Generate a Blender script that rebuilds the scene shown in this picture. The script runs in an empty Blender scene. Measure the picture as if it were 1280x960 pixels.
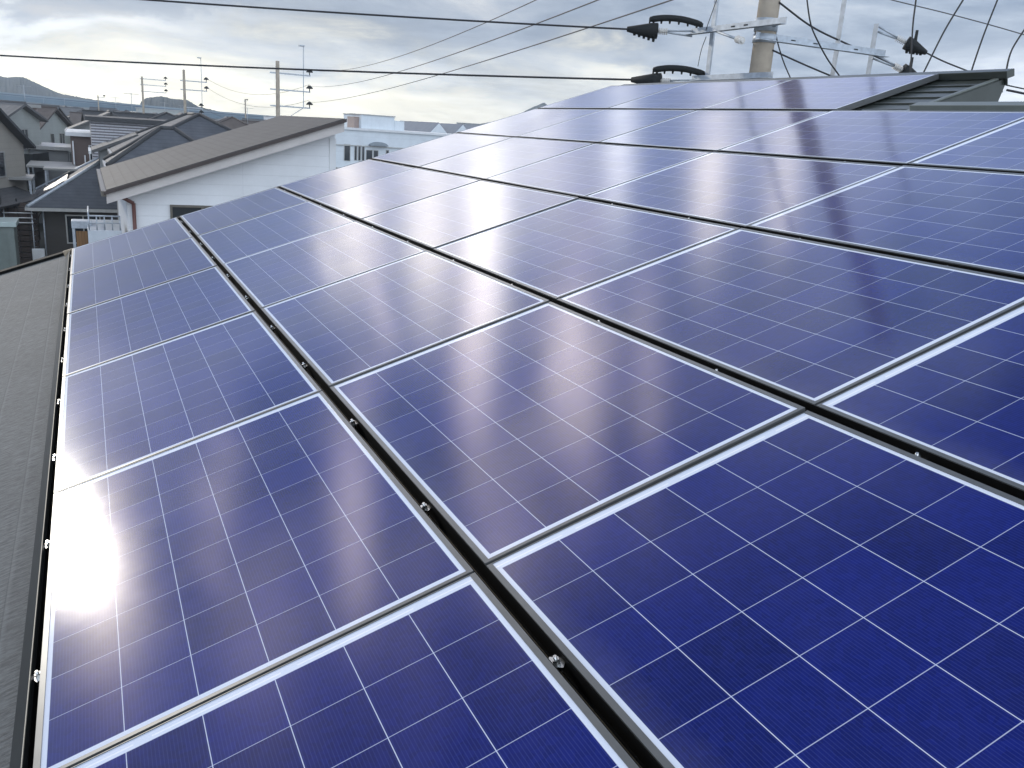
import bpy, bmesh, math, random
from mathutils import Vector, Matrix
random.seed(7)
S = bpy.context.scene
COL = S.collection
R = math.radians

# ------------------------------------------------------------------ camera
ALPHA = R(18.5)                      # roof pitch
CA, SA = math.cos(ALPHA), math.sin(ALPHA)
def P(s, t, n=0.0):                  # roof plane: s along the eave, t up the slope, n off the glass
    return Vector((s, t*CA - n*SA, t*SA + n*CA))
cam_d = bpy.data.cameras.new('camera'); cam = bpy.data.objects.new('camera', cam_d); COL.objects.link(cam)
cam_d.sensor_fit = 'HORIZONTAL'; cam_d.sensor_width = 36.0
cam_d.lens = 36.0*1078.53/1280.0
cam_d.clip_start = 0.05; cam_d.clip_end = 20000
CAMX, CAMF, CAMU = ((0.42785, 0.90120, 0.06946), (-0.86027, 0.42825, -0.27659), None)
fwd = Vector((-0.86027396, 0.31836984*CA + 0.39820768*SA, 0.31836984*SA - 0.39820768*CA)).normalized()
rgt = Vector((0.42785034, 0.87558142*CA + 0.22427945*SA, 0.87558142*SA - 0.22427945*CA)).normalized()
upv = rgt.cross(fwd).normalized()
m3 = Matrix((rgt, upv, -fwd)).transposed()
cam.matrix_world = Matrix.Translation(P(9.3989, 0.5850, 1.2074)) @ m3.to_4x4()
S.camera = cam

# ------------------------------------------------------------------ sky and sun
SUN_AZ, SUN_EL = R(197.3), R(17.6)   # measured from +X
W = bpy.data.worlds.new('World'); S.world = W; W.use_nodes = True
nt = W.node_tree; nt.nodes.clear()
def N(t, **k):
    n = nt.nodes.new(t)
    for a, b in k.items(): setattr(n, a, b)
    return n
def lk(a, b): nt.links.new(a, b)
def mth(op, a, b=None, c=None, clamp=False):
    n = N('ShaderNodeMath', operation=op); n.use_clamp = clamp
    for i, v in enumerate((a, b, c)):
        if v is None: continue
        if hasattr(v, 'is_linked'): lk(v, n.inputs[i])
        else: n.inputs[i].default_value = v
    return n.outputs[0]
def mixc(f, a, b, bt='MIX'):
    n = N('ShaderNodeMix', data_type='RGBA', blend_type=bt)
    for s, v in ((n.inputs[0], f), (n.inputs[6], a), (n.inputs[7], b)):
        if hasattr(v, 'is_linked'): lk(v, s)
        elif isinstance(v, tuple): s.default_value = (*v, 1)
        else: s.default_value = v
    return n.outputs[2]
def ramp(v, a, b):                   # smoothstep
    n = N('ShaderNodeMapRange', interpolation_type='SMOOTHSTEP')
    lk(v, n.inputs[0]); n.inputs[1].default_value = a; n.inputs[2].default_value = b
    return n.outputs[0]
tc = N('ShaderNodeTexCoord'); sx = N('ShaderNodeSeparateXYZ'); lk(tc.outputs['Generated'], sx.inputs[0])
dx, dy, dz = sx.outputs
el = mth('MULTIPLY', mth('ARCSINE', dz), 57.2958)
az = mth('MULTIPLY', mth('ARCTAN2', mth('MULTIPLY', dy, -1), mth('MULTIPLY', dx, -1)), 57.2958)   # 0 = straight down the street, + to the left
# cloud sheet: direction projected on a flat layer
den = mth('ADD', mth('MAXIMUM', dz, 0.0), 0.10)
cv = N('ShaderNodeCombineXYZ'); lk(mth('DIVIDE', dx, den), cv.inputs[0]); lk(mth('DIVIDE', dy, den), cv.inputs[1])
def noise(vec, sc, det, rough, dist=0.0):
    n = N('ShaderNodeTexNoise'); lk(vec, n.inputs['Vector']); n.inputs['Scale'].default_value = sc
    n.inputs['Detail'].default_value = det; n.inputs['Roughness'].default_value = rough; n.inputs['Distortion'].default_value = dist
    return n.outputs['Fac']
n1 = noise(cv.outputs[0], 0.85, 9, 0.60, 0.3)
mp = N('ShaderNodeMapping'); lk(tc.outputs['Generated'], mp.inputs[0]); mp.inputs['Scale'].default_value = (3.2, 3.2, 11.0)
n2 = noise(mp.outputs[0], 1.8, 8, 0.62, 0.4)
mp3 = N('ShaderNodeMapping'); lk(tc.outputs['Generated'], mp3.inputs[0]); mp3.inputs['Scale'].default_value = (6, 6, 14.0); mp3.inputs['Location'].default_value = (3, 1, 7)
n3 = noise(mp3.outputs[0], 2.0, 4, 0.6, 0.2)
mixn = mth('ADD', mth('MULTIPLY', n1, 0.55), mth('MULTIPLY', n2, 0.45))
c_base = mixc(ramp(mixn, 0.41, 0.57), (0.32, 0.41, 0.55), (0.68, 0.77, 0.89))
c_base = mixc(ramp(mixn, 0.52, 0.66), c_base, (0.98, 0.98, 0.97))
# grey bank between the bright horizon and the bright patches placed above it
bank = mth('MULTIPLY', mth('MULTIPLY', ramp(el, 2.5, 6.5), ramp(el, 15, 9)), mth('MULTIPLY', ramp(az, -60, -20), ramp(az, 40, 20)))
c_base = mixc(mth('MULTIPLY', bank, 0.60), c_base, (0.30, 0.36, 0.46))
warp_a = mth('MULTIPLY', mth('SUBTRACT', n3, 0.5), 9.0)
warp_e = mth('MULTIPLY', mth('SUBTRACT', n2, 0.5), 10.0)
azw = mth('ADD', az, warp_a); elw = mth('ADD', el, warp_e)
hi = mth('MULTIPLY', mth('MULTIPLY', ramp(el, 8.0, 13), ramp(el, 36, 25)), ramp(az, -75, -50))  # unseen sky above the view, lifted and tinted for the panel reflections
sky_c = mixc(hi, c_base, mixc(1.0, c_base, (1.02, 1.10, 1.32), 'MULTIPLY'))
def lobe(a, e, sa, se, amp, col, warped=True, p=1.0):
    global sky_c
    k = .75 + .008*(a+10) if e > 10 else 0.0         # high patches sheared so their reflections run upright on the panels
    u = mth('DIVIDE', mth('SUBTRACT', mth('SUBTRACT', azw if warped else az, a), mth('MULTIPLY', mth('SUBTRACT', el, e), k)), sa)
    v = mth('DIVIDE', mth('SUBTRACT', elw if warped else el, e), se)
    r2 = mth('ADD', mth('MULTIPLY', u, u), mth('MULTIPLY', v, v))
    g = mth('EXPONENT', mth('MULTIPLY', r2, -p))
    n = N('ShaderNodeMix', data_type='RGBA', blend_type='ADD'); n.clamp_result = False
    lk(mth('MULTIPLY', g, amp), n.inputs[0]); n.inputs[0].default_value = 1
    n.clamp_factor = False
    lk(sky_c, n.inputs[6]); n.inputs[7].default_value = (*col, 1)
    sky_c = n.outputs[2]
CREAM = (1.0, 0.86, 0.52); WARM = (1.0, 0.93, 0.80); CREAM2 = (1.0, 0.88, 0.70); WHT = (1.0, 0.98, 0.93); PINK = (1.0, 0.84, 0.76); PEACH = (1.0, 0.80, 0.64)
LOBES = [  # az', el, width az, width el, strength, colour : bright sky patches; the high unseen ones placed for the panel reflections
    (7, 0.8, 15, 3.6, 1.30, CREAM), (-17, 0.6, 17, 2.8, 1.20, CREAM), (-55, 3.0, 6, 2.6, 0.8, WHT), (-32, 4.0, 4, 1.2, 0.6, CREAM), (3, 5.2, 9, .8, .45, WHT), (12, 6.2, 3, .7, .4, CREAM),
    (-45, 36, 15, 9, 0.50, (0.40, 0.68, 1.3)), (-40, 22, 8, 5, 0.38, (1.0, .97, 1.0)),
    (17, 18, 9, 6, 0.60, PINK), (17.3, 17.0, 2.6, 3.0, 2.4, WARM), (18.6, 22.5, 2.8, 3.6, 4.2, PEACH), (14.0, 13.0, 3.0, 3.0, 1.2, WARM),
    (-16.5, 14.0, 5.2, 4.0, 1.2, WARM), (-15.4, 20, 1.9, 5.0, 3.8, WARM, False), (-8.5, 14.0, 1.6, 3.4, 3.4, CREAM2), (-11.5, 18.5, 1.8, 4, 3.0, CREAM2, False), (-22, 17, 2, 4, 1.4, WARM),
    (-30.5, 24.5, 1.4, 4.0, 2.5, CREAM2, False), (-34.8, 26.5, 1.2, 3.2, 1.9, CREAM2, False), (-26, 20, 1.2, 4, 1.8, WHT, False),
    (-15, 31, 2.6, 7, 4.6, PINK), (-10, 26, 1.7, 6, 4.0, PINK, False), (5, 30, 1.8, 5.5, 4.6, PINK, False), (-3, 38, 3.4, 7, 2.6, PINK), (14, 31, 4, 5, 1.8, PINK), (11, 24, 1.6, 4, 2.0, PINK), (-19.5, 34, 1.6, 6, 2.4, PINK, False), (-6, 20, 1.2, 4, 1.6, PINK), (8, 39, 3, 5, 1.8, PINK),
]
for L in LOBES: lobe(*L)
# added brightness in the unseen sky behind the camera, lifts the white wall
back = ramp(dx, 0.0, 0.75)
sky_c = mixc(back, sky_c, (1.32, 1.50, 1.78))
sk = N('ShaderNodeTexSky', sky_type='NISHITA'); sk.sun_disc = False
sk.sun_elevation = SUN_EL; sk.sun_rotation = R(90) - SUN_AZ; sk.air_density = 1.0; sk.dust_density = 1.5; sk.ozone_density = 1.5
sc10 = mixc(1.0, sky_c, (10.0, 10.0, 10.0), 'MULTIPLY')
# clear blue overhead in front, broken by the cloud sheet
clear = mth('MULTIPLY', mth('MULTIPLY', ramp(el, 26, 46), ramp(dx, 0.25, -0.1)), ramp(mixn, 0.62, 0.46))
clear2 = mth('MULTIPLY', ramp(el, 34, 50), ramp(dx, 0.25, -0.1))
clear = mth('MAXIMUM', clear, mth('MULTIPLY', clear2, 0.9))
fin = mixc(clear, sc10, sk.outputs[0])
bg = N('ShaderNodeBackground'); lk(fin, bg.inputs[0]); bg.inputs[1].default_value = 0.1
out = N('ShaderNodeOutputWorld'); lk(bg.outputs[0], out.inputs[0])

sun_d = bpy.data.lights.new('sun', 'SUN'); sun = bpy.data.objects.new('sun', sun_d); COL.objects.link(sun)
sun_d.energy = 1.5; sun_d.angle = R(2.5); sun_d.color = (1.0, 0.93, 0.82)
sd = Vector((math.cos(SUN_EL)*math.cos(SUN_AZ), math.cos(SUN_EL)*math.sin(SUN_AZ), math.sin(SUN_EL)))
sun.rotation_euler = sd.to_track_quat('Z', 'Y').to_euler(); sun.location = (-40, -20, 40)
S.view_settings.view_transform = 'Standard'; S.view_settings.look = 'None'
S.view_settings.exposure = 0.0; S.view_settings.gamma = 1.0; S.view_settings.use_curve_mapping = False

# ------------------------------------------------------------------ materials
class Mat:
    def __init__(s, name, col=(.5,.5,.5), rough=.6, metal=0.0, ior=None):
        s.m = bpy.data.materials.new(name); s.m.use_nodes = True; s.t = s.m.node_tree
        s.b = s.t.nodes['Principled BSDF']; s.b.inputs['Base Color'].default_value = (*col, 1)
        s.b.inputs['Roughness'].default_value = rough; s.b.inputs['Metallic'].default_value = metal
        if ior: s.b.inputs['IOR'].default_value = ior
    def n(s, t, **k):
        n = s.t.nodes.new(t)
        for a, b in k.items(): setattr(n, a, b)
        return n
    def l(s, a, b): s.t.links.new(a, b)
    def put(s, v, sock):
        if hasattr(v, 'is_linked'): s.l(v, sock)
        elif isinstance(v, tuple): sock.default_value = (*v, 1) if len(v) == 3 else v
        else: sock.default_value = v
    def math(s, op, a, b=None, clamp=False):
        n = s.n('ShaderNodeMath', operation=op); n.use_clamp = clamp
        s.put(a, n.inputs[0])
        if b is not None: s.put(b, n.inputs[1])
        return n.outputs[0]
    def mix(s, f, a, b, bt='MIX'):
        n = s.n('ShaderNodeMix', data_type='RGBA', blend_type=bt)
        s.put(f, n.inputs[0]); s.put(a, n.inputs[6]); s.put(b, n.inputs[7]); return n.outputs[2]
    def noise(s, vec, sc, det=4, rough=.55):
        n = s.n('ShaderNodeTexNoise')
        if vec is not None: s.l(vec, n.inputs['Vector'])
        n.inputs['Scale'].default_value = sc; n.inputs['Detail'].default_value = det; n.inputs['Roughness'].default_value = rough
        return n.outputs['Fac']
    def mr(s, v, a, b, c=0.0, d=1.0, smooth=False):
        n = s.n('ShaderNodeMapRange')
        if smooth: n.interpolation_type = 'SMOOTHSTEP'
        s.l(v, n.inputs[0])
        for i, q in enumerate((a, b, c, d)): n.inputs[i+1].default_value = q
        return n.outputs[0]
    def uv(s):
        n = s.n('ShaderNodeTexCoord'); q = s.n('ShaderNodeSeparateXYZ'); s.l(n.outputs['UV'], q.inputs[0]); return q.outputs[0], q.outputs[1], n.outputs['UV']
    def obj(s):
        return s.n('ShaderNodeTexCoord').outputs['Object']
    def color(s, v): s.put(v, s.b.inputs['Base Color'])
    def bump(s, v, strength=.3, dist=.01):
        n = s.n('ShaderNodeBump'); n.inputs['Strength'].default_value = strength; n.inputs['Distance'].default_value = dist
        s.l(v, n.inputs['Height']); s.l(n.outputs[0], s.b.inputs['Normal'])

def worn(name, col, rough=.6, metal=0., amt=.22, scale=3., ior=None, bump=0.0):
    m = Mat(name, col, rough, metal, ior); v = m.obj()
    f = m.noise(v, scale, 5, .6)
    d = tuple(c*(1-amt) for c in col); b = tuple(min(1, c*(1+amt)) for c in col)
    m.color(m.mix(m.mr(f, .3, .7), d, b))
    if bump: m.bump(m.noise(v, scale*14, 3), bump, .004)
    return m.m

# solar laminate: 9 x 6 polycrystalline cells under textured glass
PL, PW = 1.531, 1.012               # panel outer length (along s) and width (along t)
def laminate():
    m = Mat('solar_glass', (.01, .016, .2), .11, 0, 1.46)
    u, v, uvv = m.uv()
    U0, V0, PU, PV = .033, .026, .1633, .1600
    cu = m.math('DIVIDE', m.math('SUBTRACT', u, U0), PU); cvv = m.math('DIVIDE', m.math('SUBTRACT', v, V0), PV)
    fu = m.math('FRACT', cu); fv = m.math('FRACT', cvv)
    du = m.math('MULTIPLY', m.math('MINIMUM', fu, m.math('SUBTRACT', 1.0, fu)), PU)
    dv = m.math('MULTIPLY', m.math('MINIMUM', fv, m.math('SUBTRACT', 1.0, fv)), PV)
    lu = m.mr(du, .0006, .0012, 1, 0); lv = m.mr(dv, .0006, .0013, 1, 0)
    inside = m.math('MULTIPLY', m.math('MULTIPLY', m.math('GREATER_THAN', cu, 0), m.math('LESS_THAN', cu, 9)),
                    m.math('MULTIPLY', m.math('GREATER_THAN', cvv, 0), m.math('LESS_THAN', cvv, 6)))
    # each cell its own tint
    cb = m.n('ShaderNodeCombineXYZ'); m.l(m.math('FLOOR', cu), cb.inputs[0]); m.l(m.math('FLOOR', cvv), cb.inputs[1])
    oi = m.n('ShaderNodeObjectInfo'); m.l(m.math('MULTIPLY', oi.outputs['Random'], 50.), cb.inputs[2])
    wn = m.n('ShaderNodeTexWhiteNoise', noise_dimensions='3D'); m.l(cb.outputs[0], wn.inputs['Vector'])
    vo = m.n('ShaderNodeTexVoronoi'); m.l(uvv, vo.inputs['Vector']); vo.inputs['Scale'].default_value = 70
    sv = m.n('ShaderNodeSeparateColor'); m.l(vo.outputs['Color'], sv.inputs[0])
    k = m.math('ADD', m.math('MULTIPLY', wn.outputs['Value'], .55), m.math('MULTIPLY', sv.outputs[0], .40))
    cell = m.mix(k, (.0030, .0074, .094), (.0064, .0150, .188))
    # silver fingers along the cell
    fing = m.math('ABSOLUTE', m.math('SUBTRACT', m.math('FRACT', m.math('MULTIPLY', fv, 21.0)), .5))
    fing = m.mr(fing, .06, .16, 1, 0)
    cell = m.mix(m.math('MULTIPLY', fing, .11), cell, (.11, .16, .50))
    cell = m.mix(m.math('MULTIPLY', lu, .80), cell, (.55, .60, .78))
    cell = m.mix(m.math('MULTIPLY', lv, .90), cell, (.66, .72, .88))
    # margin: white back sheet with interconnect ribbons
    rib = m.math('MULTIPLY', m.mr(m.math('ABSOLUTE', m.math('SUBTRACT', u, .0205)), .0018, .0030, 1, 0),
                 m.math('GREATER_THAN', m.math('FRACT', m.math('ADD', m.math('MULTIPLY', cvv, .5), .45)), .12))
    marg = m.mix(rib, (.74, .79, .90), (.92, .93, .95))
    dust = m.noise(uvv, 3.5, 6, .65); low = m.mr(m.math('ADD', v, m.math('MULTIPLY', dust, -.10)), -.06, .05, .12, 0)
    film = m.math('ADD', m.mr(dust, .45, .75, 0, .025), low)
    m.color(m.mix(film, m.mix(inside, marg, cell), (.30, .29, .27)))
    # textured glass: faint ripple
    dirt = m.noise(m.obj(), 2.2, 5, .6)
    m.put(m.mr(dirt, .3, .75, .095, .13), m.b.inputs['Roughness'])
    return m.m
M_GLASS = laminate()
M_FRAME = worn('anodised_frame', (.15, .155, .155), .38, .45, .12, 8)
M_RAIL = worn('bronze_rail', (.005, .0048, .0045), .75, 0, .2, 6, ior=1.2)
M_RAILEDGE = worn('rail_lip', (.42, .39, .32), .6, .2, .1, 6)
M_RAILGLINT = worn('rail_sky_glint', (.16, .13, .085), .35, .8, .2, 6)  # gold tone stands in for sunny sky reflected off the rail
M_STEEL = worn('bolt_steel', (.62, .62, .60), .25, 1.0, .1, 30)
M_GALV = worn('galvanised_steel', (.46, .50, .54), .55, .55, .18, 9)
M_CONC = worn('pole_concrete', (.37, .315, .245), .85, 0, .2, 3, bump=.2)
M_BLACK = worn('black_rubber', (.012, .014, .014), .8, 0, .2, 9)
M_CABLE = worn('cable_black', (.02, .021, .024), .6, 0, .1, 5)
M_CABLEG = worn('cable_grey', (.10, .105, .11), .6, 0, .1, 5)
M_PORC = worn('porcelain', (.72, .70, .66), .25, 0, .06, 10)
M_FLASH = worn('dark_green_metal', (.058, .066, .058), .38, .3, .15, 4)
M_FLASHD = worn('dark_metal', (.030, .034, .034), .42, .25, .15, 4)
M_CAPLITE = worn('green_grey_capping', (.15, .165, .145), .4, .2, .12, 4)
M_BEIGE = worn('beige_end_cap', (.36, .29, .21), .6, 0, .1, 10)
M_GLASSWIN = Mat('window_glass', (.02, .025, .03), .08, 0, 1.5).m
M_WHITEPAINT = worn('white_paint', (.74, .75, .75), .5, 0, .06, 2)

def slate(name, col, row=.19, joint=.30, contrast=.35, grain=.55):
    """flat slate roofing: UV is in metres, v runs up the slope"""
    m = Mat(name, col, .78); u, v, uvv = m.uv()
    br = m.n('ShaderNodeTexBrick'); m.l(uvv, br.inputs['Vector']); br.offset = .5
    br.inputs['Scale'].default_value = 1.0; br.inputs['Brick Width'].default_value = joint*3; br.inputs['Row Height'].default_value = row
    br.inputs['Mortar Size'].default_value = .004; br.inputs['Mortar Smooth'].default_value = .3
    br.inputs['Color1'].default_value = (*[c*1.12 for c in col], 1); br.inputs['Color2'].default_value = (*[c*.84 for c in col], 1)
    br.inputs['Mortar'].default_value = (*[c*.35 for c in col], 1)
    g = m.noise(uvv, 60, 6, .75); g2 = m.noise(uvv, 2.1, 5, .6)
    mp = m.n('ShaderNodeMapping'); m.l(uvv, mp.inputs[0]); mp.inputs['Scale'].default_value = (95, 16, 1)
    g3 = m.noise(mp.outputs[0], 1.0, 4, .7)
    c = m.mix(m.mr(g, .25, .75), tuple(x*(1-grain) for x in col), tuple(x*(1+grain) for x in col))
    c = m.mix(.5, br.outputs['Color'], c)
    c = m.mix(m.math('MULTIPLY', m.mr(g2, .4, .7), .35), c, tuple(x*1.5 for x in col))
    c = m.mix(m.math('MULTIPLY', m.mr(g3, .40, .60), .80), c, tuple(x*.40 for x in col))
    # lower edge of every course
    fr = m.math('FRACT', m.math('DIVIDE', v, row)); ed = m.mr(fr, .0, .09, 1, 0)
    m.color(m.mix(m.math('MULTIPLY', ed, contrast), c, tuple(x*1.75 for x in col)))
    h = m.math('ADD', m.math('MULTIPLY', m.math('SUBTRACT', 1.0, fr), .6), m.math('MULTIPLY', g, .35))
    m.bump(m.math('ADD', h, m.math('MULTIPLY', g3, .3)), .8, .012)
    return m.m
M_SLATE = slate('grey_slate', (.145, .154, .156), .182, .30, contrast=.32)

def tiles(name, col, row=.25):
    """far roofs: courses across the slope, weathered"""
    m = Mat(name, col, .72); u, v, uvv = m.uv()
    fr = m.math('FRACT', m.math('DIVIDE', v, row)); fu = m.math('FRACT', m.math('DIVIDE', u, row*1.1))
    ed = m.mr(fr, .0, .28, 1, 0); w = m.math('ABSOLUTE', m.math('SUBTRACT', fu, .5))
    g = m.noise(uvv, 1.3, 5, .65); g2 = m.noise(uvv, 14, 3, .6)
    c = m.mix(m.mr(g, .3, .7), tuple(x*.75 for x in col), tuple(x*1.25 for x in col))
    c = m.mix(m.math('MULTIPLY', g2, .4), c, tuple(x*.6 for x in col))
    m.color(m.mix(m.math('MULTIPLY', ed, .5), c, tuple(x*.4 for x in col)))
    m.bump(m.math('ADD', m.math('SUBTRACT', 1., fr), m.math('MULTIPLY', w, .8)), .5, .03)
    return m.m
def siding(name, col, row=.30, dark=.8, vertical=False, width=2.7):
    m = Mat(name, col, .7); o = m.obj(); q = m.n('ShaderNodeSeparateXYZ'); m.l(o, q.inputs[0])
    s = m.math('ADD', q.outputs[0], q.outputs[1]) if vertical else q.outputs[2]
    fr = m.math('FRACT', m.math('DIVIDE', s, row)); ed = m.mr(fr, .0, .06, 1, 0)
    fj = m.math('FRACT', m.math('DIVIDE', m.math('ADD', q.outputs[0], q.outputs[1]), width)); ej = m.mr(fj, .0, .008, 1, 0)
    g = m.noise(o, .8, 5, .6); g2 = m.noise(o, 12, 3)
    c = m.mix(m.mr(g, .3, .7), tuple(x*.92 for x in col), tuple(min(1, x*1.06) for x in col))
    c = m.mix(m.math('MULTIPLY', g2, .12), c, tuple(x*.7 for x in col))
    c = m.mix(m.math('MULTIPLY', m.math('MAXIMUM', ed, ej), .55), c, tuple(x*dark*.8 for x in col))
    m.color(c); m.bump(m.mr(fr, 0, .08), .4, .01)
    return m.m
def stripes(name, c1, c2, row):
    m = Mat(name, c1, .7); o = m.obj(); q = m.n('ShaderNodeSeparateXYZ'); m.l(o, q.inputs[0])
    fr = m.math('FRACT', m.math('DIVIDE', q.outputs[2], row)); k = m.mr(fr, .45, .55)
    g = m.noise(o, 3, 4); br = m.math('FRACT', m.math('DIVIDE', m.math('ADD', q.outputs[1], m.math('MULTIPLY', m.math('FLOOR', m.math('DIVIDE', q.outputs[2], row)), .21)), .45))
    c = m.mix(k, c1, c2); c = m.mix(m.math('MULTIPLY', m.mr(br, 0, .07, 1, 0), .6), c, c2)
    m.color(m.mix(m.math('MULTIPLY', g, .25), c, c2)); return m.m
def planks(name, col, w=.09):
    m = Mat(name, col, .6); o = m.obj(); q = m.n('ShaderNodeSeparateXYZ'); m.l(o, q.inputs[0])
    fr = m.math('FRACT', m.math('DIVIDE', q.outputs[1], w)); e = m.mr(fr, .0, .22, 1, 0)
    mp = m.n('ShaderNodeMapping'); m.l(o, mp.inputs[0]); mp.inputs['Scale'].default_value = (8, 8, .8)
    g = m.noise(mp.outputs[0], 3, 5)
    c = m.mix(g, tuple(x*.6 for x in col), tuple(x*1.3 for x in col))
    m.color(m.mix(m.math('MULTIPLY', e, .8), c, tuple(x*.15 for x in col))); return m.m

# ------------------------------------------------------------------ mesh helpers
class MB:
    def __init__(s): s.bm = bmesh.new(); s.uvl = s.bm.loops.layers.uv.new('UVMap')
    def face(s, pts, uvs=None):
        vs = [s.bm.verts.new(p) for p in pts]; f = s.bm.faces.new(vs)
        if uvs:
            for l, q in zip(f.loops, uvs): l[s.uvl].uv = q
        return f
    def hexa(s, c):                 # c: 8 corners, bottom 4 then top 4 (counter clockwise seen from the top)
        v = [s.bm.verts.new(p) for p in c]
        for q in ((3,2,1,0), (4,5,6,7), (0,1,5,4), (1,2,6,5), (2,3,7,6), (3,0,4,7)): s.bm.faces.new([v[i] for i in q])
    def box(s, x0, x1, y0, y1, z0, z1):
        s.hexa([(x0,y0,z0),(x1,y0,z0),(x1,y1,z0),(x0,y1,z0),(x0,y0,z1),(x1,y0,z1),(x1,y1,z1),(x0,y1,z1)])
    def slab(s, s0, s1, t0, t1, n0, n1):  # box in roof coordinates
        s.hexa([P(s0,t0,n0),P(s1,t0,n0),P(s1,t1,n0),P(s0,t1,n0),P(s0,t0,n1),P(s1,t0,n1),P(s1,t1,n1),P(s0,t1,n1)])
    def prism(s, poly, vec):        # planar polygon pushed along a vector
        vec = Vector(vec); a = [s.bm.verts.new(p) for p in poly]; b = [s.bm.verts.new(Vector(p)+vec) for p in poly]
        k = len(poly); s.bm.faces.new(list(reversed(a))); s.bm.faces.new(b)
        for i in range(k): s.bm.faces.new([a[i], a[(i+1)%k], b[(i+1)%k], b[i]])
    def tube(s, pts, r, seg=8, cap=True):
        pts = [Vector(p) for p in pts]; rr = r if isinstance(r, (list, tuple)) else [r]*len(pts); rings = []
        for i, p in enumerate(pts):
            d = (pts[min(i+1, len(pts)-1)] - pts[max(i-1, 0)]).normalized()
            a = d.cross(Vector((0,0,1)));
            if a.length < 1e-3: a = d.cross(Vector((0,1,0)))
            a.normalize(); b = d.cross(a)
            rings.append([s.bm.verts.new(p + (a*math.cos(2*math.pi*k/seg) + b*math.sin(2*math.pi*k/seg))*rr[i]) for k in range(seg)])
        for i in range(len(rings)-1):
            for k in range(seg): s.bm.faces.new([rings[i][k], rings[i][(k+1)%seg], rings[i+1][(k+1)%seg], rings[i+1][k]]).smooth = True
        if cap: s.bm.faces.new(list(reversed(rings[0]))); s.bm.faces.new(rings[-1])
    def mesh(s, name, mat):
        bmesh.ops.recalc_face_normals(s.bm, faces=s.bm.faces[:])
        me = bpy.data.meshes.new(name); s.bm.to_mesh(me); s.bm.free(); me.materials.append(mat); return me
    def build(s, name, mat, parent=None, bevel=0.0):
        o = bpy.data.objects.new(name, s.mesh(name, mat)); COL.objects.link(o)
        if parent: o.parent = parent
        if bevel:
            b = o.modifiers.new('bevel', 'BEVEL'); b.width = bevel; b.segments = 2; b.limit_method = 'ANGLE'
        return o
def tag(o, label=None, cat=None, group=None, kind=None):
    if label: o['label'] = label
    if cat: o['category'] = cat
    if group: o['group'] = group
    if kind: o['kind'] = kind
    return o
def empty(name, loc, rz=0.0):
    o = bpy.data.objects.new(name, None); COL.objects.link(o); o.location = loc; o.rotation_euler = (0, 0, rz); o.empty_display_size = .2
    return o
def catmull(pts, n=8):
    pts = [Vector(p) for p in pts]; q = [pts[0]*2-pts[1]] + pts + [pts[-1]*2-pts[-2]]; o = []
    for i in range(1, len(q)-2):
        a, b, c, d = q[i-1:i+3]
        for k in range(n):
            t = k/n; o.append(.5*((2*b) + (c-a)*t + (2*a-5*b+4*c-d)*t*t + (3*b-a-3*c+d)*t**3))
    return o + [pts[-1]]
def sagline(a, b, sag, n=24):
    a, b = Vector(a), Vector(b); return [a.lerp(b, i/n) - Vector((0, 0, 4*sag*(i/n)*(1-i/n))) for i in range(n+1)]

ZG = -6.3                            # street level

# ------------------------------------------------------------------ ground, street, hills
g = MB(); g.box(-1250, 50, -680, 880, ZG-1.0, ZG)
gm = Mat('dry_ground', (.10, .10, .09), .9); gf = gm.noise(gm.obj(), .05, 6, .6); gm.color(gm.mix(gf, (.07,.075,.065), (.15,.145,.13)))
tag(g.build('ground', gm.m), kind='structure')
rd = MB(); rd.box(-300, 2, -2.1, -.35, ZG+.004, ZG+.008)
tag(rd.build('road', worn('asphalt', (.055,.056,.06), .85, 0, .25, 1.2)), kind='structure')

PITCH_T, PITCH_S = 1.0445, 1.5391
# ------------------------------------------------------------------ our own house: roof, ridge, gable
house = empty('tiled_house', (0, 0, ZG))
tag(house, 'house with grey slate roof under the solar panels and dark metal ridge', 'house')
def own(name, mb, mat, bevel=0.0, parent=None):
    o = mb.build(name, mat, None, bevel); o.parent = parent or house
    o.matrix_parent_inverse = Matrix.Translation((0, 0, -ZG)) if not parent else Matrix()
    if parent: o.matrix_parent_inverse = Matrix()
    return o
NR = -.105                           # roof surface below the glass
S0, S1, T0, T1 = -.50, 13.0, -3.6, 5.30
mb = MB()
uv = [(S0, T0), (S1, T0), (S1, T1), (S0, T1)]
mb.face([P(S0,T0,NR), P(S1,T0,NR), P(S1,T1,NR), P(S0,T1,NR)], uv)
mb.slab(S0+.02, S1-.02, T0+.02, T1, NR-.16, NR-.004)
roof = own('roof', mb, M_SLATE)
mb = MB()
mb.slab(S0-.10, S0+.03, T0-.02, T1, NR-.17, NR+.028)
own('verge_trim', mb, M_RAIL, .004)
mb = MB(); mb.slab(S0, S1, T0-.10, T0-.002, NR-.14, NR-.03); own('gutter', mb, M_FLASHD, .01)
mb = MB()
y0, y1 = P(0, T0+.5).y, P(0, T1-.15).y
mb.prism([(-.25, y0, ZG), (-.25, y1, ZG), (-.25, y1, P(0,T1-.15,NR-.18).z), (-.25, y0, P(0,T0+.5,NR-.18).z)], (13, 0, 0))
own('wall', mb, siding('cream_siding', (.42,.41,.38)))
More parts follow.
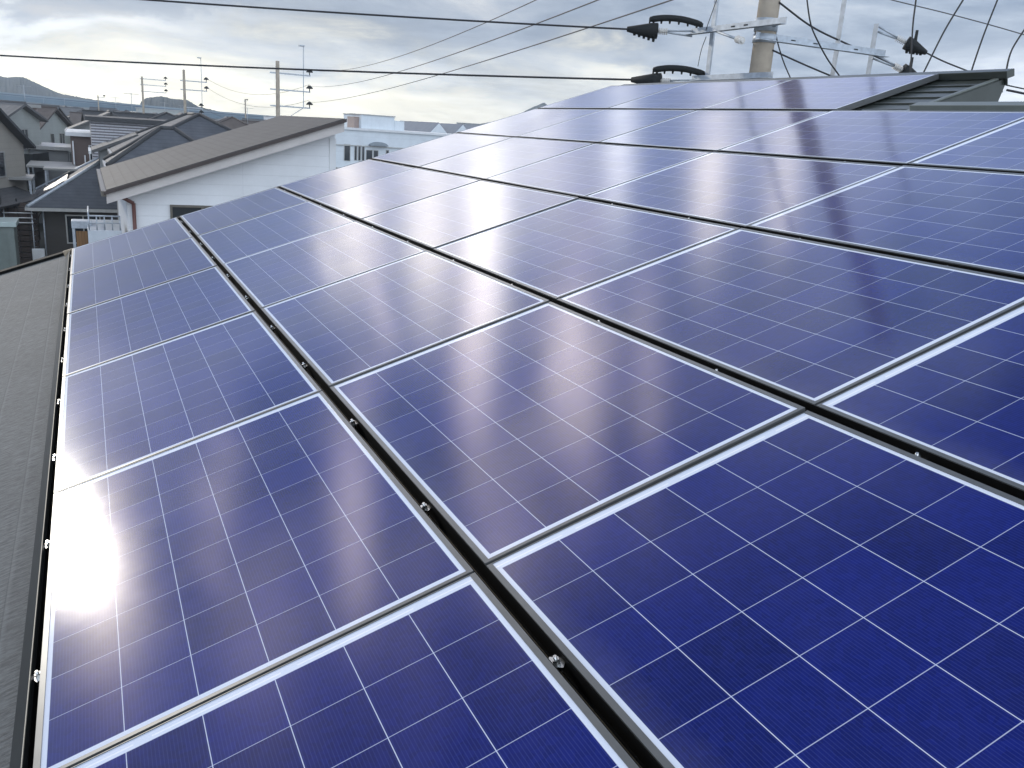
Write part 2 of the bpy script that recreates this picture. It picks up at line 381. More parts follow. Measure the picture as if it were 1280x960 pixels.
# raised upper roof: dark ribbed metal between the top panels and the ridge
SR = 5.10; TR = 6.27
mb = MB(); mb.slab(.18, SR, T1-.06, TR, NR-.05, -.062)
for i, t in enumerate((5.42, 5.58, 5.74, 5.90, 6.06)): mb.slab(.2, SR-.03, t, t+.020, -.062, -.052)
own('metal_roof', mb, M_FLASH, .003)
mb = MB(); mb.slab(.16, SR+.05, TR-.03, TR+.05, -.058, -.006); mb.slab(.16, SR+.03, TR+.0, TR+.01, NR, -.058); own('ridge_cap', mb, M_FLASH, .004)
mb = MB(); mb.slab(SR-.045, SR-.004, T1+.02, TR-.035, -.062, -.050); own('verge_cap', mb, M_CAPLITE, .004)
mb = MB()
g0, g1, g2, g3 = P(0,T1,-.09), P(0,TR+.02,-.05), None, None
gq = P(0, T1, -.068); mb.prism([(SR-.02, g0.y, g0.z-.10), (SR-.02, 5.90, g0.z+.00), (SR-.02, 6.00, g1.z-.03), (SR-.02, 5.99, g1.z+.0), (SR-.02, P(0,TR-.04,-.068).y, P(0,TR-.04,-.068).z), (SR-.02, gq.y, gq.z)], (.026, 0, 0))
own('gable_wall', mb, M_FLASH)
mb = MB(); mb.slab(SR+.012, S1, T1+.06, T1+.15, -.06, -.012); mb.slab(SR+.012, S1, T1+.075, T1+.14, NR-.05, -.06); own('lower_ridge_cap', mb, M_CAPLITE, .004)
mb = MB(); mb.slab(SR-.4, S1, T1-.075, T1+.074, -.052, -.046); own('flashing', mb, M_GALV)

# ------------------------------------------------------------------ solar panels
def panel_meshes():
    g = MB(); u0, u1, v0, v1 = .0025, PL-.011, .0145, PW-.0145
    nu, nv, sag = 18, 14, .0024                       # the pane sags a few millimetres in its frame
    grid = [[g.bm.verts.new((u0+(u1-u0)*i/nu, v0+(v1-v0)*j/nv, -.002 - sag*(1-(2*i/nu-1)**2)*(1-(2*j/nv-1)**2))) for j in range(nv+1)] for i in range(nu+1)]
    for i in range(nu):
        for j in range(nv):
            f = g.bm.faces.new([grid[i][j], grid[i+1][j], grid[i+1][j+1], grid[i][j+1]]); f.smooth = True
            for l in f.loops: l[g.uvl].uv = l.vert.co.xy
    lam = g.mesh('laminate', M_GLASS)
    f = MB()
    f.box(0, .0025, 0, PW, -.040, .0); f.box(PL-.011, PL, 0, PW, -.040, .0)
    f.box(.0025, PL-.011, 0, .0145, -.040, .0); f.box(.0025, PL-.011, PW-.0145, PW, -.040, .0)
    fr = f.mesh('frame', M_FRAME)
    b = MB(); b.face([(u0,v0,-.034),(u0,v1,-.034),(u1,v1,-.034),(u1,v0,-.034)])
    return lam, fr, b.mesh('back_sheet', M_WHITEPAINT)
LAM, FRM, BCK = panel_meshes()
ROWN = ['lowest row', 'second row up from the eave', 'third row up from the eave', 'fourth row up from the eave', 'fifth row up from the eave', 'top row']
COLN = ['at the far gable end', 'second from the far gable end', 'third from the far gable end', 'fourth from the far gable end', 'fifth from the far gable end', 'sixth from the far gable end', 'seventh from the far gable end']
LOOK = {(0,4): 'with the burnt-out sun glint', (0,5): 'nearest the camera at the bottom edge', (1,5): 'large and deep blue in the right foreground', (2,2): 'washed nearly white by reflected cloud',
        (1,4): 'with mauve cloud reflection', (4,3): 'crossed by the dark reflection of the pole', (5,2): 'beside the bare metal roof', (0,0): 'by the grey slate corner', (0,3): 'with glint at its lower corner'}
ncol = [7, 7, 6, 6, 6, 3]
basis = Matrix((Vector((1,0,0)), Vector((0,CA,SA)), Vector((0,-SA,CA)))).transposed()
for r in range(6):
    for k in range(ncol[r]):
        o = empty('solar_panel', P(k*PITCH_S + .004, r*PITCH_T - .009))
        tl = Matrix.Rotation(R(random.uniform(-.16, .16)), 3, 'X') @ Matrix.Rotation(R(random.uniform(-.16, .16)), 3, 'Y')
        o.rotation_euler = (basis @ tl).to_euler()
        lab = 'blue solar panel in the %s, %s' % (ROWN[r], COLN[k])
        if (r, k) in LOOK: lab += ', ' + LOOK[(r, k)]
        if len(lab.split()) > 14: lab = 'solar panel %s; %s, %s' % (LOOK.get((r,k), ''), ROWN[r].replace(' up from the eave', ''), COLN[k].replace(' from the far gable end', ' from far end').replace('at the far gable end', 'far end'))
        tag(o, lab, 'solar panel', 'solar panels on the roof')
        for nm, me in (('laminate', LAM), ('frame', FRM), ('back_sheet', BCK)):
            c = bpy.data.objects.new(nm, me); COL.objects.link(c); c.parent = o

# ------------------------------------------------------------------ rails in the gaps, with their bolts
def bolt_mesh():
    b = MB(); b.box(-.019, .019, -.0138, .0138, -.010, -.004); b.box(-.019, -.016, -.0138, .0138, -.044, -.010)
    n = 6; pts = [(.0085*math.cos(2*math.pi*i/n), .0085*math.sin(2*math.pi*i/n), -.004) for i in range(n)]; b.prism(pts, (0, 0, .009))
    b.tube([(0,0,-.045), (0,0,.012)], .0042, 8)
    return b.mesh('bolt', M_STEEL)
BOLT = bolt_mesh()
RLAB = ['dark bronze eave rail along the lowest panels beside grey slate', 'dark rail with bright bolts between the two lowest panel rows', 'dark rail between the second and third panel rows',
        'dark rail between the third and fourth panel rows', 'thin dark rail between the fourth and fifth panel rows', 'thin dark rail below the top panel row']
for r in range(6):
    e = tag(empty('mounting_rail', P(0, r*PITCH_T - .025)), RLAB[r], 'rail', 'mounting rails between the panel rows'); e.rotation_euler = basis.to_euler()
    ln = ncol[r]*PITCH_S if r < 5 else 3*PITCH_S
    mb = MB()
    mb.box(0, ln, -.0155, .0155, -.100, -.062)                       # channel floor
    mb.box(0, ln, .0140, .0156, -.062, -.003 if r else -.03); mb.box(0, ln, -.0156, -.0140, -.062, -.003 if r else -.030)
    mb.build('channel', M_RAIL, e)
    if r == 0:
        mb = MB(); mb.box(-.02, ln, -.0150, -.0130, -.0135, -.010); mb.build('lip', M_RAILEDGE, e)
        mb = MB(); mb.prism([(-.02, -.0130, -.0137), (-.02, -.0152, -.0137), (-.02, -.060, -.050), (-.02, -.066, -.101), (-.02, -.0157, -.101), (-.02, -.0157, -.05), (-.02, -.0130, -.03)], (ln+.02, 0, 0)); mb.build('skirt', M_FLASHD, e)
        mb = MB(); mb.box(-.045, -.021, -.075, .012, -.10, -.004); mb.build('end_cap', M_BEIGE, e, .003)
    else:
        mb = MB(); mb.box(0.3, ln, .001, .0045, -.0618, -.050); mb.build('glint_strip', M_RAILGLINT, e)  # added strip, its gold colour draws the sky's reflection along the channel floor
    for k in range(ncol[r]):
        for off in (.37, 1.12):
            c = bpy.data.objects.new('bolt', BOLT); COL.objects.link(c); c.parent = e; c.location = (k*PITCH_S + off + random.uniform(-.015, .015), 0 if r else .003, -.018)
            c.rotation_euler = (0, 0, random.uniform(0, 1))

# ------------------------------------------------------------------ houses
def quad_uv(mb, pts, thick, parent_dir=None):
    """roof slope: pts eave-left, eave-right, top-right, top-left; adds a slab of the given thickness"""
    p = [Vector(q) for q in pts]; ax = (p[1]-p[0]).normalized(); nrm = (p[1]-p[0]).cross(p[-1]-p[0]).normalized()
    if nrm.z < 0: nrm = -nrm
    ay = nrm.cross(ax); ay = ay if ay.z > 0 else -ay
    uvs = [((q-p[0]).dot(ax), (q-p[0]).dot(ay)) for q in p]
    mb.face(p, uvs)
    lo = [q - nrm*thick for q in p]
    f = mb.face(lo)
    for i in range(len(p)):
        j = (i+1) % len(p); mb.face([p[i], p[j], lo[j], lo[i]])

def make_house(name, label, cat, loc, rz, size, ze, zr, kind, wallm, roofm, oh=.45, windows=(), trim=None, thick=.14, extras=None, group=None, gut=None):
    """local frame: box 0..lx (x, -lx is far), 0..ly; front wall is at x=0 facing +x, body runs to x=-lx. heights are world z"""
    lx, ly = size; e = empty(name, (loc[0], loc[1], ZG), rz); tag(e, label, cat, group)
    h = ze - ZG; hr = zr - ZG; w = MB()
    base = [(-lx,0,0),(0,0,0),(0,ly,0),(-lx,ly,0)]
    if kind == 'x':                                    # ridge along x, gable faces +x
        for a in (0,): w.prism([(0,0,0),(0,ly,0),(0,ly,h),(0,ly/2,hr-.05),(0,0,h)], (-lx,0,0))
    elif kind == 'y':                                  # ridge along y, slope faces +x
        w.prism([(0,0,0),(-lx,0,0),(-lx,0,h),(-lx/2,0,hr-.05),(0,0,h)], (0,ly,0))
    elif kind == 'mono':                               # rises towards +y
        w.prism([(0,0,0),(0,ly,0),(0,ly,hr-.30),(0,0,h)], (-lx,0,0))
    elif kind == 'flat': w.box(-lx,0,0,ly,0,hr)
    else: w.box(-lx,0,0,ly,0,h)
    w.build('wall', wallm, e)
    r = MB()
    if kind == 'x':
        sl = (hr-h)/(ly/2); z0 = h - sl*oh
        quad_uv(r, [(-lx-oh,-oh,z0),(oh,-oh,z0),(oh,ly/2,hr),(-lx-oh,ly/2,hr)], thick)
        quad_uv(r, [(oh,ly+oh,z0),(-lx-oh,ly+oh,z0),(-lx-oh,ly/2,hr),(oh,ly/2,hr)], thick)
    elif kind == 'y':
        sl = (hr-h)/(lx/2); z0 = h - sl*oh
        quad_uv(r, [(oh,-oh,z0),(oh,ly+oh,z0),(-lx/2,ly+oh,hr),(-lx/2,-oh,hr)], thick)
        quad_uv(r, [(-lx-oh,ly+oh,z0),(-lx-oh,-oh,z0),(-lx/2,-oh,hr),(-lx/2,ly+oh,hr)], thick)
    elif kind == 'mono':
        sl = (hr-h)/ly; quad_uv(r, [(-lx-oh,-oh,h-sl*oh),(oh,-oh,h-sl*oh),(oh,ly+.15,hr+sl*.15),(-lx-oh,ly+.15,hr+sl*.15)], thick)
    elif kind == 'hip':
        m = min(lx, ly)/2 + oh; sl = (hr-h)/(m-oh); z0 = h - sl*oh; zt = z0 + sl*m
        X0, X1, Y0, Y1 = -lx-oh, oh, -oh, ly+oh
        if lx >= ly: A, B = (X1-m, (Y0+Y1)/2, zt), (X0+m, (Y0+Y1)/2, zt)
        else: A, B = ((X0+X1)/2, Y0+m, zt), ((X0+X1)/2, Y1-m, zt)
        c = [(X1,Y0,z0),(X1,Y1,z0),(X0,Y1,z0),(X0,Y0,z0)]
        if lx >= ly:
            quad_uv(r, [c[0],c[1],A], thick); quad_uv(r, [c[1],c[2],B,A], thick); quad_uv(r, [c[2],c[3],B], thick); quad_uv(r, [c[3],c[0],A,B], thick)
        else:
            quad_uv(r, [c[0],c[1],B,A], thick); quad_uv(r, [c[1],c[2],B], thick); quad_uv(r, [c[2],c[3],A,B], thick); quad_uv(r, [c[3],c[0],A], thick)
    elif kind == 'flat': r.box(-lx-.25, .25, -.25, ly+.25, hr+.003, hr+.22)
    rf = r.build('roof', roofm, e)
    if kind == 'hip':                                  # ridge and hip tiles
        q = MB()
        for a, b in ((A,B),) + (((c[0],A),(c[1],A),(c[2],B),(c[3],B)) if lx >= ly else ((c[0],A),(c[3],A),(c[1],B),(c[2],B))):
            if (Vector(a)-Vector(b)).length > .1: q.tube([Vector(a)+Vector((0,0,.02)), Vector(b)+Vector((0,0,.02))], .09, 6)
        q.build('ridge_tiles', trim or roofm, rf)
    if kind == 'x':
        q = MB(); q.tube([(oh, ly/2, hr+.02), (-lx-oh, ly/2, hr+.02)], .1, 6); q.build('ridge_tiles', trim or roofm, rf)
    if kind == 'y':
        q = MB(); q.tube([(-lx/2, -oh, hr+.02), (-lx/2, ly+oh, hr+.02)], .1, 6); q.build('ridge_tiles', trim or roofm, rf)
    if gut and kind in ('hip', 'x', 'y', 'mono'):
        q = MB()
        if kind in ('hip', 'y'): q.box(oh-.02, oh+.10, -oh, ly+oh, z0-.16, z0-.02)
        if kind in ('hip', 'x'): q.box(-lx-oh, oh, -oh-.10, -oh+.02, z0-.16, z0-.02); q.box(-lx-oh, oh, ly+oh-.02, ly+oh+.10, z0-.16, z0-.02)
        if kind == 'mono': q.box(-lx-oh, oh, -oh-.12, -oh+.0, h-sl*oh-.17, h-sl*oh-.03)
        q.build('gutter', gut, rf)
    for wd in windows:                                 # (face, along, z0, width, height[, framemat])
        face, a, z, ww, hh = wd[:5]; fm = wd[5] if len(wd) > 5 else M_WINFRAME
        z -= ZG; f = MB(); p = MB(); d = .05
        def bx(mb, a0, a1, z0_, z1_, o0, o1):
            if face == '+x': mb.box(o0, o1, a0, a1, z0_, z1_)
            elif face == '+y': mb.box(a0, a1, ly+o0, ly+o1, z0_, z1_)
            else: mb.box(a0, a1, -o1, -o0, z0_, z1_)
        t = .06
        bx(f, a, a+ww, z, z+t, .003, d); bx(f, a, a+ww, z+hh-t, z+hh, .003, d); bx(f, a, a+t, z+t, z+hh-t, .003, d); bx(f, a+ww-t, a+ww, z+t, z+hh-t, .003, d)
        if ww > 1.0: bx(f, a+ww/2-t/2, a+ww/2+t/2, z+t, z+hh-t, .003, d)
        fo = f.build('window', fm, e); bx(p, a+t, a+ww-t, z+t, z+hh-t, .003, .02); p.build('pane', M_GLASSWIN, fo)
    for kd, fx in (extras or ()):                      # small fittings that belong to the house
        q = MB()
        if kd == 'antenna':
            x, y = fx; z = hr + .1; q.tube([(x,y,z-.4), (x,y,z+1.9)], .03, 5); q.tube([(x,y-.7,z+1.8), (x,y+.7,z+1.8)], .02, 5)
            for i in range(6): q.tube([(x-.35,y-.6+.24*i,z+1.8), (x+.35,y-.6+.24*i,z+1.8)], .012, 4)
            q.build('antenna', M_GALV, e)
        elif kd == 'balcony':                          # on the +x face
            a, w_, z = fx; z -= ZG; q.box(.003, 1.1, a, a+w_, z, z+.12); q.box(1.02, 1.1, a, a+w_, z+.12, z+1.1); q.box(.003, 1.02, a, a+.08, z+.12, z+1.1); q.box(.003, 1.02, a+w_-.08, a+w_, z+.12, z+1.1); q.build('balcony', M_WINFRAME if len(label) % 2 else M_FLASHD, e)
        elif kd == 'sidebalcony':                      # on the +y face
            a, w_, z = fx; z -= ZG; q.box(a, a+w_, ly+.003, ly+1.1, z, z+.12); q.box(a, a+w_, ly+1.02, ly+1.1, z+.12, z+1.1); q.box(a, a+.08, ly+.003, ly+1.02, z+.12, z+1.1); q.box(a+w_-.08, a+w_, ly+.003, ly+1.02, z+.12, z+1.1); q.build('balcony', M_FLASHD, e)
        elif kd == 'pipe':
            x, y, z = fx; q.tube([(x,y,0), (x,y,z-ZG)], .045, 6); q.build('drain_pipe', M_WHITEPAINT, e)
        elif kd == 'lean_to':                          # low tiled pent roof on the +y face
            a, w_, z = fx; z -= ZG; quad_uv(q, [(a+w_,ly+1.3,z-.5),(a,ly+1.3,z-.5),(a,ly+.003,z),(a+w_,ly+.003,z)], .12); q.build('pent_roof', roofm, e)
        elif kd == 'aircon':
            y, z = fx; z -= ZG; q.box(.003, .32, y, y+.8, z, z+.6); q.build('aircon_unit', M_WHITEPAINT, e)
    return e, rf
M_WINFRAME = worn('window_frame', (.45, .45, .43), .4, .4, .1, 6)
M_BRONZE = worn('bronze_window_frame', (.16, .145, .12), .4, .4, .1, 6)
T_BROWN = tiles('brown_roof_tiles', (.058, .058, .059), .27); T_SLATE = tiles('blue_slate_tiles', (.10, .107, .122), .25); T_GREY = tiles('grey_roof_tiles', (.15, .15, .15), .28)
T_DARK = tiles('dark_roof_tiles', (.08, .082, .086), .28); T_RED = tiles('rust_roof_tiles', (.13, .105, .09), .28)
W_WHITE = siding('white_siding', (.80, .81, .82), .303, .93, width=3.03); W_DARK = siding('dark_brown_siding', (.062, .056, .05), .2)
W_BROWN = siding('brown_siding', (.16, .12, .105), .16); W_BEIGE = siding('beige_siding', (.40, .37, .32), .3); W_GREY = siding('grey_siding', (.32, .33, .33), .3)
W_PINK = siding('pinkish_siding', (.38, .29, .25), .3); W_CREAM = siding('pale_green_siding', (.43,.45,.42), .3); W_TAN = siding('tan_siding', (.34, .27, .19), .3)
W_STRIPE = stripes('striped_cladding', (.60, .60, .62), (.16, .15, .16), .145)

# neighbour with the big white gable wall
hA, rA = make_house('white_house', 'white house with brown sloping tiled roof beyond the far panel edge', 'house', (-16.45, 1.08), 0, (8.2, 5.66), -.56, 1.42, 'mono', W_WHITE, T_BROWN,
    oh=.5, thick=.11, gut=M_BRONZE, windows=[('+x', 1.08, -2.25, 1.7, 1.13, M_BRONZE)])
def kid(name, mb, mat, par, bevel=0.0): return mb.build(name, mat, par, bevel)
sl = (1.42+.56)/5.66
mb = MB(); mb.prism([(.47, -.5, -.56-ZG-sl*.5-.112), (.47, 5.81, 1.42-ZG+sl*.15-.112), (.47, 5.81, 1.42-ZG+sl*.15-.36), (.47, -.5, -.56-ZG-sl*.5-.36)], (-.03, 0, 0)); kid('verge_board', mb, worn('pale_fascia', (.56,.52,.49), .6, 0, .08, 2), hA)
mb = MB(); mb.prism([(.56, -.56, -.56-ZG-sl*.56-.02), (.56, 5.86, 1.42-ZG+sl*.2-.02), (.56, 5.86, 1.42-ZG+sl*.2-.11), (.56, -.56, -.56-ZG-sl*.56-.11)], (-.07, 0, 0)); kid('verge_trim', mb, worn('brown_trim', (.06,.046,.042), .5, .2, .1, 2), hA)
mb = MB(); mb.tube([(.10, .16, 5.2), (.10, .16, 0)], .05, 8); mb.tube([(.1, -.3, 5.45), (.1, .16, 5.2)], .05, 8); kid('drain_pipe', mb, worn('red_brown_pipe', (.14,.06,.05), .45, 0, .1, 4), hA)
mb = MB(); mb.box(-.02, .03, 5.5, 5.69, 0, 7.2); kid('corner_board', mb, M_WHITEPAINT, hA)
# balcony of the white house, beside its wall
mb = MB(); mb.box(-2.6, 0, -1.0, -.16, 3.2, 4.45); bal = kid('balcony', mb, worn('pale_grey_panel', (.52,.56,.60), .5, 0, .08, 3), hA, .01)
mb = MB()
mb.tube([(-.04,-.96,4.83), (-.04,-.2,4.83)], .025, 6); mb.tube([(-2.5,-.96,4.83), (-.04,-.96,4.83)], .025, 6); mb.tube([(-.04,-.96,4.64), (-.04,-.2,4.64)], .018, 6)
for i in range(5): mb.tube([(-.04,-.96+.19*i,4.45), (-.04,-.96+.19*i,4.83)], .02, 6)
for i in range(5): mb.tube([(-2.5+.6*i,-.96,4.45), (-2.5+.6*i,-.96,4.83)], .02, 6)
mb.build('handrail', M_GALV, bal)
# plank gate box
gt = empty('plank_gate', (-17.6, -.24, ZG)); tag(gt, 'orange brown plank screen with pale metal top beside the white balcony', 'gate')
mb = MB(); mb.box(-.05, 0, .02, .40, 2.4, 4.28); mb.build('planks', planks('orange_planks', (.24,.125,.05), .075), gt)
mb = MB(); mb.box(-.06, .03, -.07, .0, 2.3, 4.36); mb.build('post', M_GALV, gt); mb = MB(); mb.box(-.5, .05, -.08, .44, 4.36, 4.56); mb.build('top_rail', M_GALV, gt, .01)

# dark house with slate hip roof
hB, rB = make_house('dark_house', 'low dark brown house with blue slate hip roof and shining hip edge', 'house', (-36.5, -1.85), 0, (8.5, 7.6), -2.9, -.55, 'hip', W_DARK, T_SLATE, oh=.55, gut=M_WINFRAME, trim=M_GALV,
    windows=[('+x', .95, -4.95, 1.5, 1.35, M_WINFRAME)])
mb = MB(); mb.tube([(.06,.05,0), (.06,.05,3.2)], .04, 6); kid('drain_pipe', mb, M_GALV, hB)
# roof panels lying on its left slope
pv = empty('roof_glazing', (-36.5, -1.85, ZG)); tag(pv, 'row of glossy roof panels glinting on the dark house hip roof', 'roof panel')
for i in range(4):
    sl = 2.35/3.8; z = lambda yy: 3.4 + sl*(yy) + .06
    x1 = -.75-1.25*i; q = MB(); y0, y1 = -.3, 1.1
    q.hexa([(x1-1.15-.0,y0+.15+.0,z(y0+.15)),(x1,y0+.15,z(y0+.15)),(x1-.9,y1,z(y1)),(x1-2.05,y1,z(y1)),(x1-1.15,y0+.15,z(y0+.15)+.06),(x1,y0+.15,z(y0+.15)+.06),(x1-.9,y1,z(y1)+.06),(x1-2.05,y1,z(y1)+.06)])
    q.build('panel', Mat('glossy_roof_panel', (.10,.10,.11), .30, 0, 1.7).m if i == 0 else bpy.data.materials['glossy_roof_panel'], pv)

# slate hip-roofed pair beyond the white house
make_house('slate_house', 'house with tall blue slate hip roof behind the white house', 'house', (-30.5, 1.6), 0, (11, 6.6), -.35, 1.28, 'hip', W_BEIGE, T_SLATE, oh=.4, gut=M_WINFRAME, trim=T_DARK)
make_house('slate_annex', 'smaller slate hip roof standing in front of the taller one', 'house', (-27.2, 1.2), 0, (3.4, 3.9), -.5, .68, 'hip', W_GREY, T_SLATE, oh=.35, gut=M_WINFRAME, trim=T_DARK)
make_house('lean_to_roof_house', 'house with grey single slope roof and white fascia below striped building', 'house', (-38.5, .75), 0, (3.5, 1.6), -.55, .12, 'mono', W_GREY, T_GREY, oh=.35, gut=M_WHITEPAINT)
make_house('striped_building', 'building clad in narrow white and grey horizontal stripes', 'building', (-44, .48), 0, (9, 5.5), .2, .60, 'flat', W_STRIPE, T_DARK)
hC, rC = make_house('brown_house', 'brown sided house with white flat canopy edge across the street', 'house', (-50, -.62), 0, (8, 5), -.5, -.42, 'flat', W_BROWN, M_WHITEPAINT, windows=[('+x', .95, -2.5, .5, 1.6, M_WHITEPAINT)], extras=[('pipe', (.08, .12, -.7)), ('pipe', (.06, .72, -1.5))])
make_house('grey_gable_house', 'house with grey gable roof rising behind the brown house', 'house', (-63, -.6), 0, (9, 5.2), -.2, 1.05, 'x', W_GREY, T_GREY, gut=M_WINFRAME)
make_house('pyramid_roof_house', 'house with dark pyramid roof behind the striped building', 'house', (-62, 3.2), 0, (7, 5.5), .0, 1.22, 'hip', W_BEIGE, T_DARK)

# left side of the street
make_house('beige_house', 'big beige gabled house at the left edge with dark bargeboards', 'house', (-33.5, -12.2), R(-17), (11, 6.6), -.6, 1.9, 'y', W_BEIGE, T_DARK, gut=M_WINFRAME,
    windows=[('+y', -8.5, -2.2, 1.6, 1.2), ('+y', -4.5, -2.2, 1.2, 1.2), ('+y', -8.0, -5.2, 1.8, 1.8), ('+x', 4.6, -2.4, 1.2, 1.2)], extras=[('pipe', (.06, 6.66, -.7)), ('lean_to', (-9.5, 5.5, -2.7)), ('pipe', (-5.6, 6.66, -.7)), ('sidebalcony', (-4.9, 2.6, -3.4)), ('antenna', (-5.5, 3))])
make_house('grey_green_house', 'pale green house wall behind the beige gabled house', 'house', (-52, -13), R(-12), (9, 8.8), .35, 1.25, 'y', W_CREAM, T_GREY, gut=M_WINFRAME, windows=[('+y', -6, -1.6, 1.4, 1.3), ('+y', -3, -4.6, 1.4, 1.6), ('+x', 6.4, -1.3, 1.4, 1.2)], extras=[('sidebalcony', (-6.5, 4, -2.8)), ('pipe', (.06, 8.86, .3)), ('antenna', (-4.5, 5))])
make_house('pink_house', 'pinkish flat topped house left of the narrow street', 'house', (-64, -11.2), R(-12), (8, 6.6), .4, .95, 'flat', W_PINK, M_WINFRAME, windows=[('+y', -6, -1.2, 1.6, 1.2), ('+y', -3, -4.2, 1.6, 1.6), ('+x', 4.4, -1.4, 1.2, 1.2)], extras=[('lean_to', (-7, 5, -2.3)), ('pipe', (.06, 6.66, .3))])
hH, rH = make_house('white_gable_house', 'cream gabled house with dark balcony in the street', 'house', (-78, -11.5), R(-15), (11, 8.0), -.9, 1.0, 'y', W_CREAM, T_RED, gut=M_WINFRAME, windows=[('+y', -5.5, -2.2, 1.0, 1.0), ('+y', -8.5, -2.4, 1.5, 1.2), ('+y', -6, -5.4, 2.4, 1.9)])
mb = MB(); mb.box(-8.8, -3.2, 8.02, 9.1, 2.3, 3.4); kid('balcony', mb, M_FLASHD, hH)
make_house('tan_house', 'tan walled house with grey roof further up the street', 'house', (-100, -10.5), R(-14), (9, 7), -.6, 1.1, 'y', W_TAN, T_GREY, windows=[('+y', -5.5, -2.2, 1.4, 1.2), ('+y', -3, -5, 1.4, 1.5), ('+x', 4, -2, 1.4, 1.2)], extras=[('sidebalcony', (-6.4, 3.6, -3.2)), ('antenna', (-4.5, 4))])
make_house('garage_block', 'plain grey concrete garage block beside the brown house', 'garage', (-56, -3.6), 0, (6, 2.7), -1.6, -1.55, 'flat', W_GREY, M_WINFRAME)
# far town: one house after another up to the viaduct
TW = [W_BEIGE, W_GREY, W_PINK, W_CREAM, W_TAN, W_WHITE, W_BROWN]; TN = ['beige', 'grey', 'pinkish', 'pale green', 'tan', 'white', 'brown']
TR_ = [T_GREY, T_DARK, T_SLATE, T_RED, T_BROWN]; RN = ['grey', 'dark', 'slate blue', 'rusty', 'brown']
KN = {'x': 'gabled', 'y': 'long gabled', 'hip': 'hipped'}
FAR = []
rr = random.Random(11)
seen = set()
slots = [(-84, .8), (-98, 1.2), (-118, -1.0), (-138, .5), (-160, -2.5), (-120, 9), (-150, 8), (-185, 4), (-190, -9), (-125, -14), (-150, -17), (-178, -22), (-215, -14), (-220, 0), (-250, 7), (-255, -8), (-260, -24),
         (-84, 10), (-100, 14), (-120, 20), (-150, 18), (-180, 16), (-215, 14), (-200, 27), (-240, 20), (-175, 30), (-150, 32), (-120, 33), (-250, 34), (-290, 2), (-300, -14), (-300, 18), (-300, -34), (-215, -32)]
for i, (x, y) in enumerate(slots):
    while True:
        a, b, k = rr.randrange(7), rr.randrange(5), rr.choice(['x', 'y', 'hip'])
        if (a, b, k) not in seen: seen.add((a, b, k)); break
    lx, ly = rr.uniform(7, 10), rr.uniform(6, 8.5); ze = rr.uniform(-1.0, -.4); zr = min(ze + rr.uniform(1.3, 1.9), 1.2)
    lab = 'far %s house with %s %s roof in the town below the viaduct' % (TN[a], RN[b], KN[k])
    wins = [('+x', ly*.15, ze-1.7, 1.5, 1.2), ('+x', ly*.6, ze-1.7, 1.5, 1.2), ('+x', ly*.3, ze-4.4, 2.0, 1.6)] if x > -230 else []
    make_house('town_house', lab, 'house', (x, y), R(rr.choice([0, -6, -12, 4])), (lx, ly), ze, zr, k, TW[a], TR_[b], group='far town houses', windows=wins, extras=([('antenna', (-lx/2, ly*.5))] if i % 3 == 0 else []) + ([('balcony', (ly*.2, ly*.5, ze-2.9))] if i % 2 and x > -200 else []) + ([('aircon', (ly*.8, ze-2.6))] if i % 4 == 1 else []))

# ------------------------------------------------------------------ yard in front of the dark house
yd = MB(); yd.box(-36, -24, -6, .2, ZG+.010, ZG+.05); tag(yd.build('yard', worn('yard_concrete', (.16,.16,.14), .9, 0, .3, .8)), kind='structure')
tk = empty('storage_shed', (-31, -4.2, ZG)); tag(tk, 'grey green metal storage shed with pale lid at the left edge', 'shed')
mb = MB(); mb.box(-1.6, 0, 0, 1.55, 0, 2.75); mb.build('body', worn('shed_green_grey', (.17,.20,.185), .5, .1, .12, 2), tk, .02)
mb = MB(); mb.box(-1.7, .1, -.1, 1.65, 2.753, 2.95); mb.build('lid', worn('shed_lid', (.42,.50,.48), .4, .1, .1, 2), tk, .02)
mb = MB(); mb.box(.0, .012, .2, 1.3, .2, 2.5); mb.build('door', worn('shed_door', (.155,.185,.17), .5, .1, .12, 2), tk)
hw = empty('water_heater', (-35.2, -2.3, ZG)); tag(hw, 'white gas water heater box on the dark house corner', 'heater')
mb = MB(); mb.box(0, .3, 0, .5, .5, 1.3); mb.build('case', M_WHITEPAINT, hw, .02); mb = MB(); mb.tube([(.15,.15,.5), (.15,.15,0)], .03, 6); mb.tube([(.15,.35,.5), (.15,.35,0)], .03, 6); mb.build('pipes', M_GALV, hw)
fc = empty('slat_fence', (-37.4, -4.5, ZG)); tag(fc, 'dark brown slatted fence left of the dark house', 'fence')
mb = MB(); [mb.box(-.03, 0, 0, 2.4, .3+.26*i, .52+.26*i) for i in range(11)]; mb.build('slats', planks('dark_slats', (.07,.05,.04), .4), fc)
mb = MB(); [mb.box(-.1, -.032, .0+.78*i, .07+.78*i, 0, 3.3) for i in range(4)]; mb.build('posts', M_FLASHD, fc)
rk = empty('drying_rack', (-36.0, -3.4, ZG)); tag(rk, 'pale laundry poles on brackets beside the dark house', 'laundry rack')
mb = MB(); [mb.tube([(0,0,2.35+.22*i), (0,1.2,2.35+.22*i)], .022, 6) for i in range(3)]; mb.build('poles', M_WHITEPAINT, rk)
mb = MB(); mb.tube([(-.1,.05,0), (-.1,.05,3)], .03, 6); mb.tube([(-.1,1.15,0), (-.1,1.15,3)], .03, 6); mb.build('uprights', M_GALV, rk)
